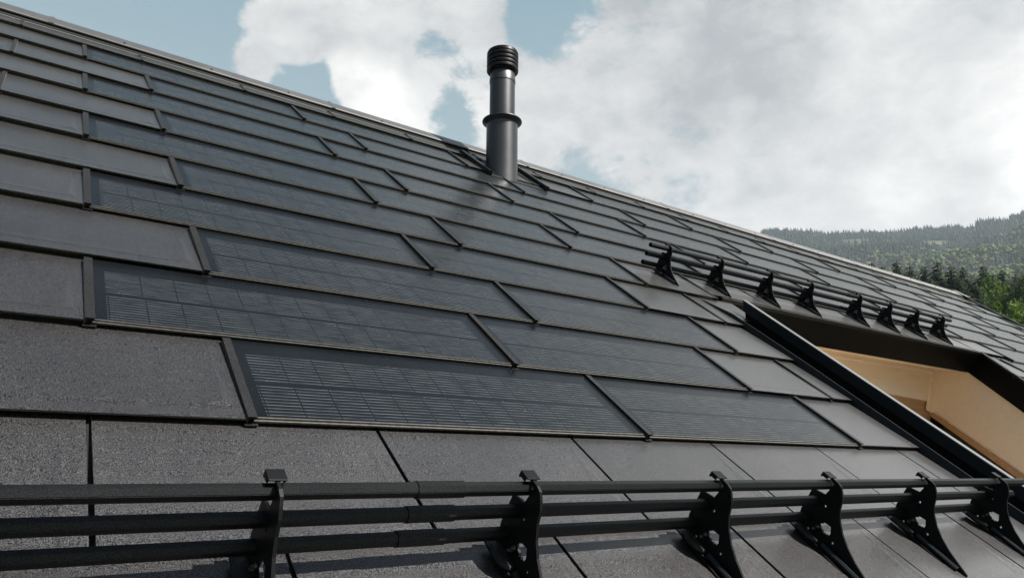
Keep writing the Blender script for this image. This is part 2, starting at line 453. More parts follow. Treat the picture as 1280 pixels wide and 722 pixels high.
# plain joints above the opening, next to the snow guard
for k in range(13, 25, 2):
    W = RT(k * UN - 0.004, 4 * VR + 0.09)
    W = W @ Matrix.Diagonal((1, 0.8, 0.8, 1))
    finish('joint_cover', COVER_S, None, W, roof)

# ---- ridge
def sag(u): return 0.10 * ((u - 5.0) / 9.0) ** 2
def ridge_part(name, prof, material, u0, u1, mi=0):
    bm = bmesh.new(); prev = None; n = max(2, int((u1 - u0) / 0.5))
    rings = []
    for i in range(n + 1):
        u = u0 + (u1 - u0) * i / n
        rings.append([bm.verts.new((u - u0, y - 0.02 + sag(u), z)) for y, z in prof])
    for a, b in zip(rings, rings[1:]):
        for j in range(len(prof)):
            bm.faces.new((a[j], a[(j + 1) % len(prof)], b[(j + 1) % len(prof)], b[j]))
    bm.faces.new(rings[0]); bm.faces.new(list(reversed(rings[-1])))
    return finish(name, bm_mesh(bm), material, RT(u0, 0), house)
u = ULEFT * UN
cap_prof = [(4.435, 0.040), (4.435, 0.048), (4.445, 0.052), (4.585, 0.060), (4.62, 0.052), (4.70, -0.05), (4.68, -0.06), (4.60, 0.044), (4.45, 0.044), (4.445, 0.040)]
while u < UV_R:
    u1 = min(u + 2.0, UV_R + .03)
    c = ridge_part('ridge_cap', cap_prof, M_RIDGE, u, u1 - 0.004)
    bm = bmesh.new()
    add_prism(bm, None, [(x, 4.43 + sag(u), 0.0515) for x in (-.01, .02)] + [(x, 4.602 + sag(u), 0.0605) for x in (.02, -.01)], [(x, 4.43 + sag(u), 0.0540) for x in (-.01, .02)] + [(x, 4.602 + sag(u), 0.0630) for x in (.02, -.01)])
    finish('ridge_joint', bm_mesh(bm), M_RIDGE, RT(u, -0.02), c)
    for uu in (0.45, 1.04, 1.63):
        if u + uu < u1:
            bm = bmesh.new(); lathe(bm, [(0.006, 0), (0.009, 0.003), (0.009, 0.008), (0.004, 0.011)], 8)
            finish('bolt', bm_mesh(bm), M_BOLT, RT(u + uu, 4.475 - .02 + sag(u + uu), 0.051), c)
    u = u1
ridge_part('ridge_vent', [(4.405, 0.004), (4.405, 0.022), (4.43, 0.028), (4.56, 0.026), (4.56, 0.004)], M_DECK, ULEFT * UN, UV_R)
ridge_part('vent_edge', [(4.385, 0.012), (4.385, 0.017), (4.399, 0.019), (4.399, 0.012)], M_CAPEDGE, ULEFT * UN, UV_R)
# ---- verge on the right gable
bm = bmesh.new()
add_box(bm, 0, 0.06, EAVE * VR - .02, 4.70, -0.20, 0.045, bevel=0.004)
add_box(bm, -0.035, -0.001, EAVE * VR - .02, 4.62, 0.016, 0.030, bevel=0.002)
finish('verge_trim', bm_mesh(bm), M_FLASH, RT(UV_R, 0), house)
bm = bmesh.new(); add_box(bm, -0.08, 0.07, 4.44, 4.70, 0.046, 0.071, bevel=0.006)
finish('ridge_end_cap', bm_mesh(bm), M_RIDGE, RT(UV_R, 0), house)

# ---- flue
r0 = 0.140
fr = on_plane(627, 222, Vector((0, 0, 0.012)), Vector((0, 0, 1)))
zr_ = Vector((0, math.sin(TH), math.cos(TH)))
dv = fr - CP; dv -= dv.dot(zr_) * zr_; dv.normalize()
cen = RF @ (fr + dv * r0)
chim = empty('flue_pipe', Matrix.Translation(cen))
chim.parent = house; chim.matrix_basis = WM['house'].inverted() @ Matrix.Translation(cen)
CW_ = Matrix.Translation(cen)
def cpart(name, prof, material, par, seg=64, cap=True):
    bm = bmesh.new(); lathe(bm, prof, seg, cap=cap)
    me = bm_mesh(bm); sharp_by_angle(me, 30)
    return finish(name, me, material, CW_, par)
cpart('lower_pipe', [(r0, -0.35), (r0, 0.60), (0.118, 0.605)], M_FLUE, chim)
cpart('collar', [(0.141, 0.556), (0.150, 0.562), (0.166, 0.578), (0.1775, 0.584), (0.1785, 0.588), (0.1765, 0.594), (0.166, 0.598), (0.145, 0.608), (0.115, 0.626), (0.114, 0.622), (0.141, 0.600)], M_FLUE, chim)
cpart('upper_pipe', [(0.114, 0.60), (0.114, 1.00)], M_FLUE, chim)
cpart('adapter_ring', [(0.115, 0.968), (0.1185, 0.970), (0.1185, 1.005), (0.1165, 1.012), (0.113, 1.06), (0.098, 1.10), (0.098, 1.28)], M_FLUE, chim)
cowl = cpart('cowl', [(0.135, 1.245), (0.1435, 1.250), (0.1435, 1.270), (0.138, 1.282), (0.12, 1.290), (0.06, 1.298), (0.001, 1.30)], M_COWL, chim)
for i in range(4):
    z = 1.085 + i * 0.041
    cpart('louvre_ring', [(0.112, z + .004), (0.128, z), (0.1425, z + .003), (0.1445, z + .008), (0.1425, z + .025), (0.136, z + .029), (0.118, z + .034), (0.110, z + .031)], M_COWL, cowl)
    cpart('louvre_rim', [(0.1430, z + .0245), (0.1450, z + .0250), (0.1450, z + .0265), (0.1400, z + .0285), (0.136, z + .0290)], M_RIDGE, cowl)
    cpart('louvre_core', [(0.124, z - .012), (0.124, z + .012)], M_COWL, cowl)
# roof flashing with two upstands
bm = bmesh.new()
add_box(bm, -0.32, 0.32, -0.17, 0.44, 0.012, 0.0155, bevel=0.001)
finish('base_flashing', bm_mesh(bm), M_BATTEN, RT(3.28, 3.86), chim)
for uu in (2.965, 3.575):
    bm = bmesh.new()
    a = [(0, -0.02, 0.0155), (0.034, -0.02, 0.0155), (0.034, -0.02, 0.058), (0, -0.02, 0.058)]
    b_ = [(0, 0.60, 0.008), (0.034, 0.60, 0.008), (0.034, 0.58, 0.046), (0, 0.58, 0.046)]
    add_prism(bm, None, a, b_)
    finish('side_upstand', bm_mesh(bm), M_FLASH, RT(uu, 3.70), chim)

# ---- valley flashing, parapet, opening
bm = bmesh.new()
VB = EAVE * VR
def strip(pts0, pts1):
    a = [bm.verts.new(p) for p in pts0]; b = [bm.verts.new(p) for p in pts1]
    for i in range(len(a) - 1): bm.faces.new((a[i], a[i + 1], b[i + 1], b[i]))
# folded flashing beside the tiles, tapering at its head
lo = [(3.706, VB, .002), (3.706, 0.0, .002), (3.698, .8, .002), (3.680, 1.35, .002), (3.66, 1.66, .002)]
hi = [(3.709, VB, .050), (3.709, 0.0, .050), (3.701, .8, .050), (3.684, 1.38, .044), (3.663, 1.62, .012)]
in_ = [(p[0] + .006, p[1], p[2]) for p in hi]
fl = [(p[0] + .012, p[1], -.10) for p in hi]; fl[-1] = (3.70, 1.62, 0.0)
strip(lo, hi); strip(hi, in_); strip(in_, fl)
vf = finish('valley_flashing', bm_mesh(bm), M_FLASH, RT(0, 0), house)
bm = bmesh.new()
v_ = [bm.verts.new(p) for p in ((3.765, VB, -.098), (3.99, VB, -.098), (3.99, 1.48, -.098), (3.765, 1.48, -.098))]; bm.faces.new(v_)
v_ = [bm.verts.new(p) for p in ((3.72, 1.482, -.10), (3.99, 1.482, -.10), (3.99, 1.482, .004), (3.72, 1.482, .004))]; bm.faces.new(v_)
finish('gutter_channel', bm_mesh(bm), M_FASCIA, RT(0, 0), house)
# parapet: recessed core with overhanging capping
bm = bmesh.new()
T = math.tan(TH)
def par_box(u0, u1, n0, n1):
    top_v = 1.45
    add_prism(bm, None, [(u0, VB, n0), (u0, VB, n1), (u0, top_v + n1 * T, n1), (u0, top_v + n0 * T, n0)], [(u1, VB, n0), (u1, VB, n1), (u1, top_v + n1 * T, n1), (u1, top_v + n0 * T, n0)])
par_box(3.930, 3.948, -0.30, 0.05)
par = finish('parapet', bm_mesh(bm), M_FASCIA, RT(0, 0), house)
bm = bmesh.new()
par_box(3.915, 3.920, 0.040, 0.0985)
finish('parapet_cladding', bm_mesh(bm), M_FLASH, RT(0, 0), par)
bm = bmesh.new()
par_box(3.912, 3.955, 0.099, 0.104)
par_box(3.950, 3.955, -0.12, 0.0985)
finish('parapet_capping', bm_mesh(bm), M_CAPEDGE, RT(0, 0), par)

# fascia round the opening
nq = Vector((0.59, -0.32, 0)).normalized()    # to the right, away from the opening
dq = Vector((-0.32, -0.59, 0)).normalized()
P1 = Vector((8.15, 1.76, 0)); Lq = (DG[1] - LOG_B) / 0.59 * math.hypot(.32, .59)
PE = P1 + dq * Lq
bm = bmesh.new()
add_box(bm, 3.99, 8.16, 1.76, 1.772, -0.232, 0.004)
finish('fascia', bm_mesh(bm), M_FASCIA, RT(0, 0), house)
bm = bmesh.new()
e = nq * .012; a_ = P1 + nq * .001
add_prism(bm, None, [(a_.x, a_.y, -.232), (PE.x, PE.y, -.232), (PE.x + e.x, PE.y + e.y, -.232), (a_.x + e.x, a_.y + e.y, -.232)],
          [(a_.x, a_.y, .004), (PE.x, PE.y, .004), (PE.x + e.x, PE.y + e.y, .004), (a_.x + e.x, a_.y + e.y, .004)])
finish('fascia', bm_mesh(bm), M_FASCIA, RT(0, 0), house)
bm = bmesh.new()                               # drip edge that catches the light
add_box(bm, 3.99, 8.17, 1.742, 1.80, 0.012, 0.016, bevel=0.001)
add_box(bm, 3.99, 8.17, 1.742, 1.745, -0.012, 0.0118)
finish('drip_edge', bm_mesh(bm), M_BATTEN, RT(0, 0), house)
bm = bmesh.new()
i_ = -nq * .015; o_ = nq * .05
for n0, n1, oo in ((.0145, .018, o_), (-.004, .0142, -nq * .012)):
    a = P1 + i_; b = PE + i_; c = PE + oo; d = P1 + oo
    add_prism(bm, None, [(p.x, p.y, n0) for p in (a, b, c, d)], [(p.x, p.y, n1) for p in (a, b, c, d)])
finish('drip_edge', bm_mesh(bm), M_BATTEN, RT(0, 0), house)

# timber inside the opening
def flat(name, pts, thick_dir, t, material, parent, org=None):
    bm = bmesh.new()
    org = pts[0] if org is None else org
    a = [Vector(p) - org for p in pts]; b = [Vector(p) + thick_dir * t - org for p in pts]
    add_prism(bm, None, a, b)
    return finish(name, bm_mesh(bm), material, RT(*org), parent)
ZR = Vector((0, math.sin(TH), math.cos(TH)))     # world up in roof axes
YR = Vector((0, math.cos(TH), -math.sin(TH)))    # world +y in roof axes
Q0 = P1 + nq * .02
q = lambda x, y, off=0: on_plane(x, y, Q0 + nq * off, nq)
flat('timber_side_board', [q(1160, 450), q(1209, 458), q(1330, 524), q(1330, 628.5), q(1161, 512), q(1163, 480)], nq, .03, M_BOARD, house)
flat('timber_trim', [q(1150, 495, .001), q(1161, 511.4, .001), q(1330, 627.9, .001), q(1330, 638, .001), q(1163, 519, .001), q(1148, 506, .001)], -nq, .02, M_WOOD2, house)
gx = flat('window', [q(1163, 500, .035), q(1330, 600, .035), q(1330, 830, .035), q(1163, 700, .035)], nq, .02, M_FASCIA, house)
flat('pane', [q(1178.7, 505, .03), q(1330, 610, .03), q(1330, 800, .03), q(1178.7, 660, .03)], nq, .004, M_PANE, gx)
F0 = Vector((0, 1.745, -.20)) + YR * .42
fv = lambda x, y, off=0: on_plane(x, y, F0 + YR * off, YR)
flat('timber_front_panel', [fv(985, 415, .06), fv(1168, 450, .06), fv(1171, 503, .06), fv(990, 468, .06)], YR, .03, M_BOARD, house)
flat('timber_trim', [fv(975, 405, .02), fv(1160, 440, .02), fv(1165.5, 465, .02), (fv(985, 436.5, .02))], YR, .03, M_BOARD, house)
flat('timber_front_board', [fv(1160, 430, .04), fv(1225, 440, .04), fv(1225, 555, .04), fv(1161, 511.5, .04), fv(1166, 466, .04)], YR, .03, M_BOARD, house)
flat('timber_post', [fv(1070, 478, .09), fv(1163, 496, .09), fv(1163, 560, .09), fv(1070, 560, .09)], YR, .03, M_WOOD2, house)
wl = fv(990, 466, .6); wr_ = fv(1290, 520, .6)
w2 = flat('window', [fv(960, 440, .20), fv(1230, 490, .20), fv(1230, 800, .20), fv(960, 700, .20)], YR, .02, M_FASCIA, house)
flat('pane', [fv(1000, 460, .19), fv(1155, 500, .19), fv(1155, 780, .19), fv(1000, 700, .19)], YR, .004, M_PANE, w2)
# soffit, floor and left cheek
bm = bmesh.new()
add_box(bm, 4.0, 8.9, 1.775, 3.0, -0.262, -0.24)
finish('soffit', bm_mesh(bm), M_WOOD, RT(0, 0), house)
bm = bmesh.new()
yb = 1.0 * math.cos(TH); 
add_box(bm, 4.0, 9.0, -0.9, 1.95, 5.7, 5.8)
finish('loggia_bounce_floor', bm_mesh(bm), M_PALE, Matrix.Identity(4), house)  # unseen floor, raised and made pale to bounce sunlight onto the timber
bm = bmesh.new()
a = [(4.0, -2.0, -.30), (4.0, 2.6, -.30), (4.0, 2.0, -2.6), (4.0, -2.6, -2.0)]
add_prism(bm, None, a, [(p[0] - .03, p[1], p[2]) for p in a])
finish('timber_side_wall', bm_mesh(bm), M_WOOD, RT(0, 0), house)

# ------------------------------------------------------------------ snow guards
def oct_prof(w):
    c = w * 0.30
    h = w / 2
    return [(-h, -h + c), (-h + c, -h), (h - c, -h), (h, -h + c), (h, h - c), (h - c, h), (-h + c, h), (-h, h - c)]
def tube_mesh(L, w, inner=None):
    bm = bmesh.new()
    po = oct_prof(w); pi_ = oct_prof(w - .005)
    n = len(po)
    A = [bm.verts.new((0, y, z)) for y, z in po]; Bq = [bm.verts.new((L, y, z)) for y, z in po]
    Ai = [bm.verts.new((0, y, z)) for y, z in pi_]; Bi = [bm.verts.new((L, y, z)) for y, z in pi_]
    for i in range(n):
        j = (i + 1) % n
        bm.faces.new((A[i], A[j], Bq[j], Bq[i])); bm.faces.new((Ai[j], Ai[i], Bi[i], Bi[j]))
        bm.faces.new((A[j], A[i], Ai[i], Ai[j])); bm.faces.new((Bq[i], Bq[j], Bi[j], Bi[i]))
    bmesh.ops.bevel(bm, geom=[e for e in bm.edges if abs(e.verts[0].co.x - e.verts[1].co.x) > L * .5], offset=0.0012, segments=2, affect='EDGES')
    me = bm_mesh(bm); return me
PROF = [(0.0, .008), (0.008, .03), (0.018, .075), (0.020, .155), (-0.026, .166), (-0.033, .212), (-0.012, .219), (0.004, .219), (0.004, .2252), (-0.040, .2252),
        (-0.056, .221), (-0.068, .208), (-0.081, .190), (-0.090, .160), (-0.108, .130), (-0.135, .102), (-0.170, .078), (-0.210, .058), (-0.262, .040), (-0.298, .028), (-0.302, .013), (-0.12, .012)]
def bracket_meshes(ys=1.0, strapL=.352):
    t = 0.0035
    bm = bmesh.new()
    star = [(-.080 + a * 1.05, .076 + b * 1.05) for a, b in ((.020, .001), (.011, .008), (.012, .013), (-.014, .017), (-.024, -.002), (-.022, -.011), (-.016, -.009), (-.013, -.016), (-.008, -.011), (-.003, -.016), (.002, -.009), (.010, -.007))]
    holes = [star]
    for cx, cz in ((-0.125, .055), (-0.035, .035), (-.045, .135)):
        holes.append([(cx + .0045 * math.cos(2 * math.pi * i / 8), cz + .0045 * math.sin(2 * math.pi * i / 8)) for i in range(8)])
    loops = [[Vector((p[0], p[1], 0)) for p in PROF]] + [[Vector((p[0], p[1], 0)) for p in h] for h in holes]
    tris = tessellate_polygon(loops)
    allp = [p for l in loops for p in l]
    f_ = [bm.verts.new((-t, p.x, p.y)) for p in allp]; b_ = [bm.verts.new((t, p.x, p.y)) for p in allp]
    for a, b, c in tris:
        bm.faces.new((f_[a], f_[b], f_[c])); bm.faces.new((b_[c], b_[b], b_[a]))
    k = 0
    for l in loops:
        n = len(l)
        for i in range(n):
            bm.faces.new((f_[k + i], f_[k + (i + 1) % n], b_[k + (i + 1) % n], b_[k + i]))
        k += n
    plate = bm_mesh(bm)
    bm = bmesh.new()   # bent tab at the head
    add_box(bm, -0.019, 0.017, -0.020, 0.012, 0.2255, 0.2290, bevel=.001)
    add_box(bm, -0.019, 0.017, 0.008, 0.012, 0.212, 0.2253)
    add_box(bm, -0.019, -0.015, -0.012, 0.0078, 0.216, 0.2253)
    add_box(bm, 0.013, 0.017, -0.012, 0.0078, 0.216, 0.2253)
    tab = bm_mesh(bm)
    bm = bmesh.new()   # strap on the tile with rounded head
    pts = [(-.034, .010), (.010, .010), (.010, -strapL + .05), (-.010, -strapL), (-.034, -strapL)]
    zz = lambda y: 0.0185 if y > -.2 else (0.014 if y > -.32 else 0.008)
    add_prism(bm, None, [(x, y, zz(y) + .005) for x, y in pts], [(x, y, zz(y)) for x, y in pts])
    strap = bm_mesh(bm)
    bm = bmesh.new()
    prof = oct_prof(0.017)
    add_prism(bm, None, [(y - .016, -.105, z + .032) for y, z in prof], [(y - .016, -.268, z + .026) for y, z in prof])
    bar = bm_mesh(bm)
    bm = bmesh.new(); lathe(bm, [(.026, 0), (.027, .004), (.024, .010), (.010, .011)], 20)
    for v in bm.verts: v.co.y = v.co.y * 1.7 - .045; v.co.x -= .012; v.co.z += .022
    pad = bm_mesh(bm)
    bm = bmesh.new(); lathe(bm, [(.0075, 0), (.0075, .006), (.004, .0065), (.004, .012)], 6)
    bolt = bm_mesh(bm)
    for me, mm in ((plate, M_PLATE), (tab, M_PLATE), (strap, M_PLATE), (bar, M_FLASH), (pad, M_RUBBER), (bolt, M_BOLT)): me.materials.append(mm)
    for me in (plate, tab, bar, pad):
        for v in me.vertices: v.co.y *= ys
    return plate, tab, strap, bar, pad, bolt
KIT = [bracket_meshes(), bracket_meshes(.86, .285)]
def snow_guard(label, u_list, vbase, uL, uR, sleeves, rv, kit=0):
    PL, TB, SP, BA, PD, BO = KIT[kit]
    g = empty('snow_guard', RT((uL + uR) / 2, vbase, 0.016))
    tag(g, label, 'snow guard', 'three-rail snow guards across the roof')
    for u in u_list:
        W = RT(u, vbase, 0.0) @ Matrix.Rotation(random.uniform(-.012, .012), 4, 'Z')
        b = finish('bracket', PL, None, W, g)
        finish('hook_tab', TB, None, W, b)
        finish('base_strap', SP, None, W, b)
        finish('clamp_bar', BA, None, W, b)
        finish('rubber_pad', PD, None, W, b)
        for (y, z) in ((-.052, .050), (-.060, .064)):
            finish('bolt', BO, None, W @ Matrix.Translation((-.004, y, z)) @ Matrix.Rotation(-math.pi / 2, 4, 'Y'), b)
    for i, n in enumerate((0.197, 0.132, 0.066)):
        me = tube_mesh(uR - uL - (0.0, 0.02, 0.06)[i], 0.031); me.materials.append(M_RAIL)
        rl = finish('rail', me, None, RT(uL, rv, n), g)
        for s, ln in sleeves:
            me = tube_mesh(ln, 0.0355); me.materials.append(M_RAIL)
            finish('sleeve', me, None, RT(s, rv, n), rl)
    return g
snow_guard('long three-rail snow guard on the lower roof nearest the viewer', [-.42, .266, .852, 1.517, 2.067, 2.685, 3.305], -.462, -1.9, 3.57, [(0.56, .115)], -.476)
snow_guard('three-rail snow guard farther up the roof, just above the timber opening', [3.55, 4.11, 4.71, 5.265, 6.01, 6.53, 7.035, 7.555], 2.035, 3.37, 7.75, [(5.83, .115)], 2.012, 1)

# ------------------------------------------------------------------ terrain
RIDGE = [(946.7, 294), (956.5, 287), (976, 286), (1010, 287), (1035, 291), (1077, 289), (1117, 289), (1145, 285), (1173, 284), (1197, 281), (1204, 284), (1218, 282), (1222, 276), (1240, 273), (1257, 274), (1269, 268), (1280, 264)]
RD = []
for x, y in RIDGE:
    d = wdir(x, y); RD.append((math.degrees(math.atan2(d.y, d.x)), math.degrees(math.asin(d.z))))
RD = [(75, 9.0), (60, 11), (48, 14), (40, 15.8), (36, 16.6)] + RD + [(12, 16.0), (0, 13.5), (-20, 9), (-40, 5)]
RD.sort()
def ridge_el(az):
    if az <= RD[0][0]: return RD[0][1]
    if az >= RD[-1][0]: return RD[-1][1]
    for (a, e), (b, g) in zip(RD, RD[1:]):
        if a <= az <= b: return e + (g - e) * (az - a) / (b - a)
PRO = [(0, None), (35, None), (60, -3.5), (100, 3.5), (150, 6.6), (300, 9.4), (600, 11.2), (1200, 13.2)]
RMAX = 2200
def terr(r, az):
    E = ridge_el(az) - 0.30
    k = E / 17.0
    def el2z(rr, e): return math.tan(math.radians(e * (k if rr >= 300 else 1))) * rr
    if r <= 35: return 0.0
    pts = [(35, 0.0)] + [(a, CW.z + el2z(a, e)) for a, e in PRO[2:]] + [(RMAX, CW.z + math.tan(math.radians(E)) * RMAX), (2700, CW.z + math.tan(math.radians(E)) * RMAX - 160)]
    # blend to plain ground on the side away from the hill
    w = 1.0
    a = (az - 30 + 180) % 360 - 180
    if abs(a) > 75: w = max(0.06, 1 - (abs(a) - 75) / 40)
    for (r0_, z0), (r1, z1) in zip(pts, pts[1:]):
        if r0_ <= r <= r1:
            t = (r - r0_) / (r1 - r0_)
            z = z0 + (z1 - z0) * t; break
    else: z = pts[-1][1]
    z = z * w
    if r > 250:
        zz = noise.noise(Vector((r * math.cos(math.radians(az)) / 170, r * math.sin(math.radians(az)) / 170, 3.3)))
        z += zz * min(40, (r - 250) / 14) * (1 if r < 1700 else max(0, (2150 - r) / 450) if r < 2150 else 0)
    return z
rs = [0, 10, 20, 35, 45, 60, 80, 100, 125, 150, 200, 260, 330, 400, 500, 600, 700, 800, 900, 1000, 1100, 1200, 1300, 1400, 1500, 1600, 1700, 1800, 1900, 2000, 2050, 2100, 2150, 2200, 2300, 2500, 2700]
NA = 480
verts = []; faces = []
for r in rs:
    for j in range(NA):
        az = -180 + 360 * j / NA
        verts.append((r * math.cos(math.radians(az)), r * math.sin(math.radians(az)), terr(r, az) if r else 0))
for i in range(len(rs) - 1):
    for j in range(NA):
        a = i * NA + j; b = i * NA + (j + 1) % NA
        if i == 0: faces.append((a, b + NA, a + NA)[::-1]) if j % 1 == 0 else None
        else: faces.append((a, a + NA, b + NA, b))
me = bpy.data.meshes.new('hillside'); me.from_pydata(verts, [], faces); me.validate()
m_, nt, b = mat('meadow_and_forest_floor')
n1 = noise_tex(nt, 0.012, 6, 0.6); r = ramp(nt, [(0.35, (0.020, 0.032, 0.014)), (0.52, (0.045, 0.065, 0.022)), (0.66, (0.17, 0.15, 0.07))])
nt.links.new(n1.outputs['Fac'], r.inputs['Fac']); nt.links.new(r.outputs[0], b.inputs['Base Color']); b.inputs['Roughness'].default_value = 0.95
hill = finish('hillside', me, m_, Matrix.Identity(4), None, True); hill['kind'] = 'structure'

def leafmat(name, c1, c2, scale=0.05, rough=0.75, trans=0.0):
    m, nt, b = mat(name); L = nt.links
    n1 = noise_tex(nt, scale, 4, 0.6)
    at = N(nt, 'ShaderNodeAttribute', attribute_name='tint')
    ad = N(nt, 'ShaderNodeMath', operation='ADD'); L.new(n1.outputs['Fac'], ad.inputs[0])
    ml = N(nt, 'ShaderNodeMath', operation='MULTIPLY_ADD'); ml.inputs[1].default_value = 0.9; ml.inputs[2].default_value = -0.45
    L.new(at.outputs['Fac'], ml.inputs[0]); L.new(ml.outputs[0], ad.inputs[1])
    r = ramp(nt, [(0.15, c1), (0.85, c2)]); L.new(ad.outputs[0], r.inputs['Fac'])
    L.new(r.outputs[0], b.inputs['Base Color']); b.inputs['Roughness'].default_value = rough
    b.inputs['Specular IOR Level'].default_value = 0.2
    if trans:
        tr = N(nt, 'ShaderNodeBsdfTranslucent'); L.new(r.outputs[0], tr.inputs[0])
        mx = N(nt, 'ShaderNodeMixShader'); mx.inputs[0].default_value = trans
        L.new(b.outputs[0], mx.inputs[1]); L.new(tr.outputs[0], mx.inputs[2]); L.new(mx.outputs[0], nt.nodes['Material Output'].inputs['Surface'])
    return m
M_FCON = leafmat('distant_conifer', (0.012, 0.030, 0.020), (0.042, 0.076, 0.042))
M_FDEC = leafmat('distant_broadleaf', (0.040, 0.075, 0.02), (0.12, 0.165, 0.045))
M_CON = leafmat('conifer_needles', (0.010, 0.022, 0.009), (0.045, 0.075, 0.026), 0.5)
M_DECB = leafmat('bright_leaves', (0.06, 0.12, 0.015), (0.16, 0.25, 0.04), 0.7, 0.6, 0.35)
M_DECM = leafmat('mid_green_leaves', (0.035, 0.075, 0.015), (0.10, 0.16, 0.035), 0.7, 0.6, 0.3)
M_BARK = plain('bark', (0.06, 0.045, 0.032), 0.9)

def forest():
    rnd = random.Random(11)
    V = []; F = []; T = []; MI = []
    def conifer(x, y, z, h, w, t):
        k = len(V); s = 6; a0 = rnd.random() * 6
        for (zz, rr) in ((0.12, 1.0), (0.52, 0.55)):
            for i in range(s):
                a = a0 + 2 * math.pi * i / s; q_ = rr * w * rnd.uniform(.75, 1.2)
                V.append((x + q_ * math.cos(a), y + q_ * math.sin(a), z + h * zz * rnd.uniform(.85, 1.15)))
        V.append((x, y, z + h * .72)); V.append((x + rnd.uniform(-.3, .3), y, z + h))
        for i in range(s):
            F.append((k + i, k + (i + 1) % s, k + 2 * s)); F.append((k + s + i, k + s + (i + 1) % s, k + 2 * s + 1))
            T.extend((t, t)); MI.extend((0, 0))
    def broad(x, y, z, h, w, t):
        k = len(V); s = 6
        V.append((x, y, z + h * rnd.uniform(.9, 1.05)))
        for (zz, rr) in ((.82, .62), (.5, 1.0), (.18, .6)):
            a0 = rnd.random() * 6
            for i in range(s):
                a = a0 + 2 * math.pi * i / s; q_ = rr * w * rnd.uniform(.75, 1.25)
                V.append((x + q_ * math.cos(a), y + q_ * math.sin(a), z + h * zz * rnd.uniform(.9, 1.1)))
        for i in range(s):
            j = (i + 1) % s
            F.append((k, k + 1 + i, k + 1 + j)); T.append(t); MI.append(1)
            for l in (0, 1):
                a = k + 1 + l * s
                F.append((a + i, a + s + i, a + s + j)); F.append((a + i, a + s + j, a + j)); tt = t + rnd.uniform(-.1, .1); T.extend((tt, tt)); MI.extend((1, 1))
    for n_, (a0, a1, r0_, r1) in ((23000, (15, 37, 900, 2215)), (5000, (-25, 15, 700, 2215)), (4500, (37, 75, 700, 2215)), (1500, (10, 45, 200, 900))):
        for _ in range(n_):
            az = rnd.uniform(a0, a1); r = math.sqrt(rnd.uniform(r0_ ** 2, r1 ** 2))
            x, y = r * math.cos(math.radians(az)), r * math.sin(math.radians(az))
            z = terr(r, az) - 1
            nn_ = noise.noise(Vector((x / 130, y / 130, 8.0)))
            n3 = noise.noise(Vector((x / 45, y / 45, 1.0)))
            if nn_ + n3 * .25 > 0.33 and r > 1300: continue        # clearings
            if 27.0 < az < 28.9 and 1930 < r + 60 * n3 < 2060 - abs(az - 28.1) * 40: continue
            if 20.0 < az < 20.6 and r > 2120: continue
            dec = noise.noise(Vector((x / 210, y / 210, 20.0))) + n3 * .5 + (1750 - r) / 1300.0
            if rnd.random() < 0.12: dec += rnd.uniform(-.6, .6)
            h = rnd.uniform(8, 18) * (1 + .25 * n3)
            t = rnd.random()
            if dec > 0.30: broad(x, y, z, h * .72, h * rnd.uniform(.25, .36), t)
            else: conifer(x, y, z, h, h * rnd.uniform(.15, .22), t)
    # the skyline gets a dense row of its own
    for _ in range(800):
        az = rnd.uniform(14, 38); r = RMAX - rnd.uniform(-5, 40)
        if 19.0 < az < 19.0: continue
        x, y = r * math.cos(math.radians(az)), r * math.sin(math.radians(az)); h = rnd.uniform(13, 26)
        conifer(x, y, terr(r, az) - 2, h, h * rnd.uniform(.12, .17), rnd.random() * .6)
    me = bpy.data.meshes.new('forest'); me.from_pydata(V, [], F)
    at = me.attributes.new('tint', 'FLOAT', 'FACE'); at.data.foreach_set('value', T)
    me.materials.append(M_FCON); me.materials.append(M_FDEC)
    me.polygons.foreach_set('material_index', MI)
    o = finish('forest', me, None, Matrix.Identity(4), None)
    tag(o, 'distant mixed forest covering the hazy mountain slope', 'forest', kind='stuff')
forest()

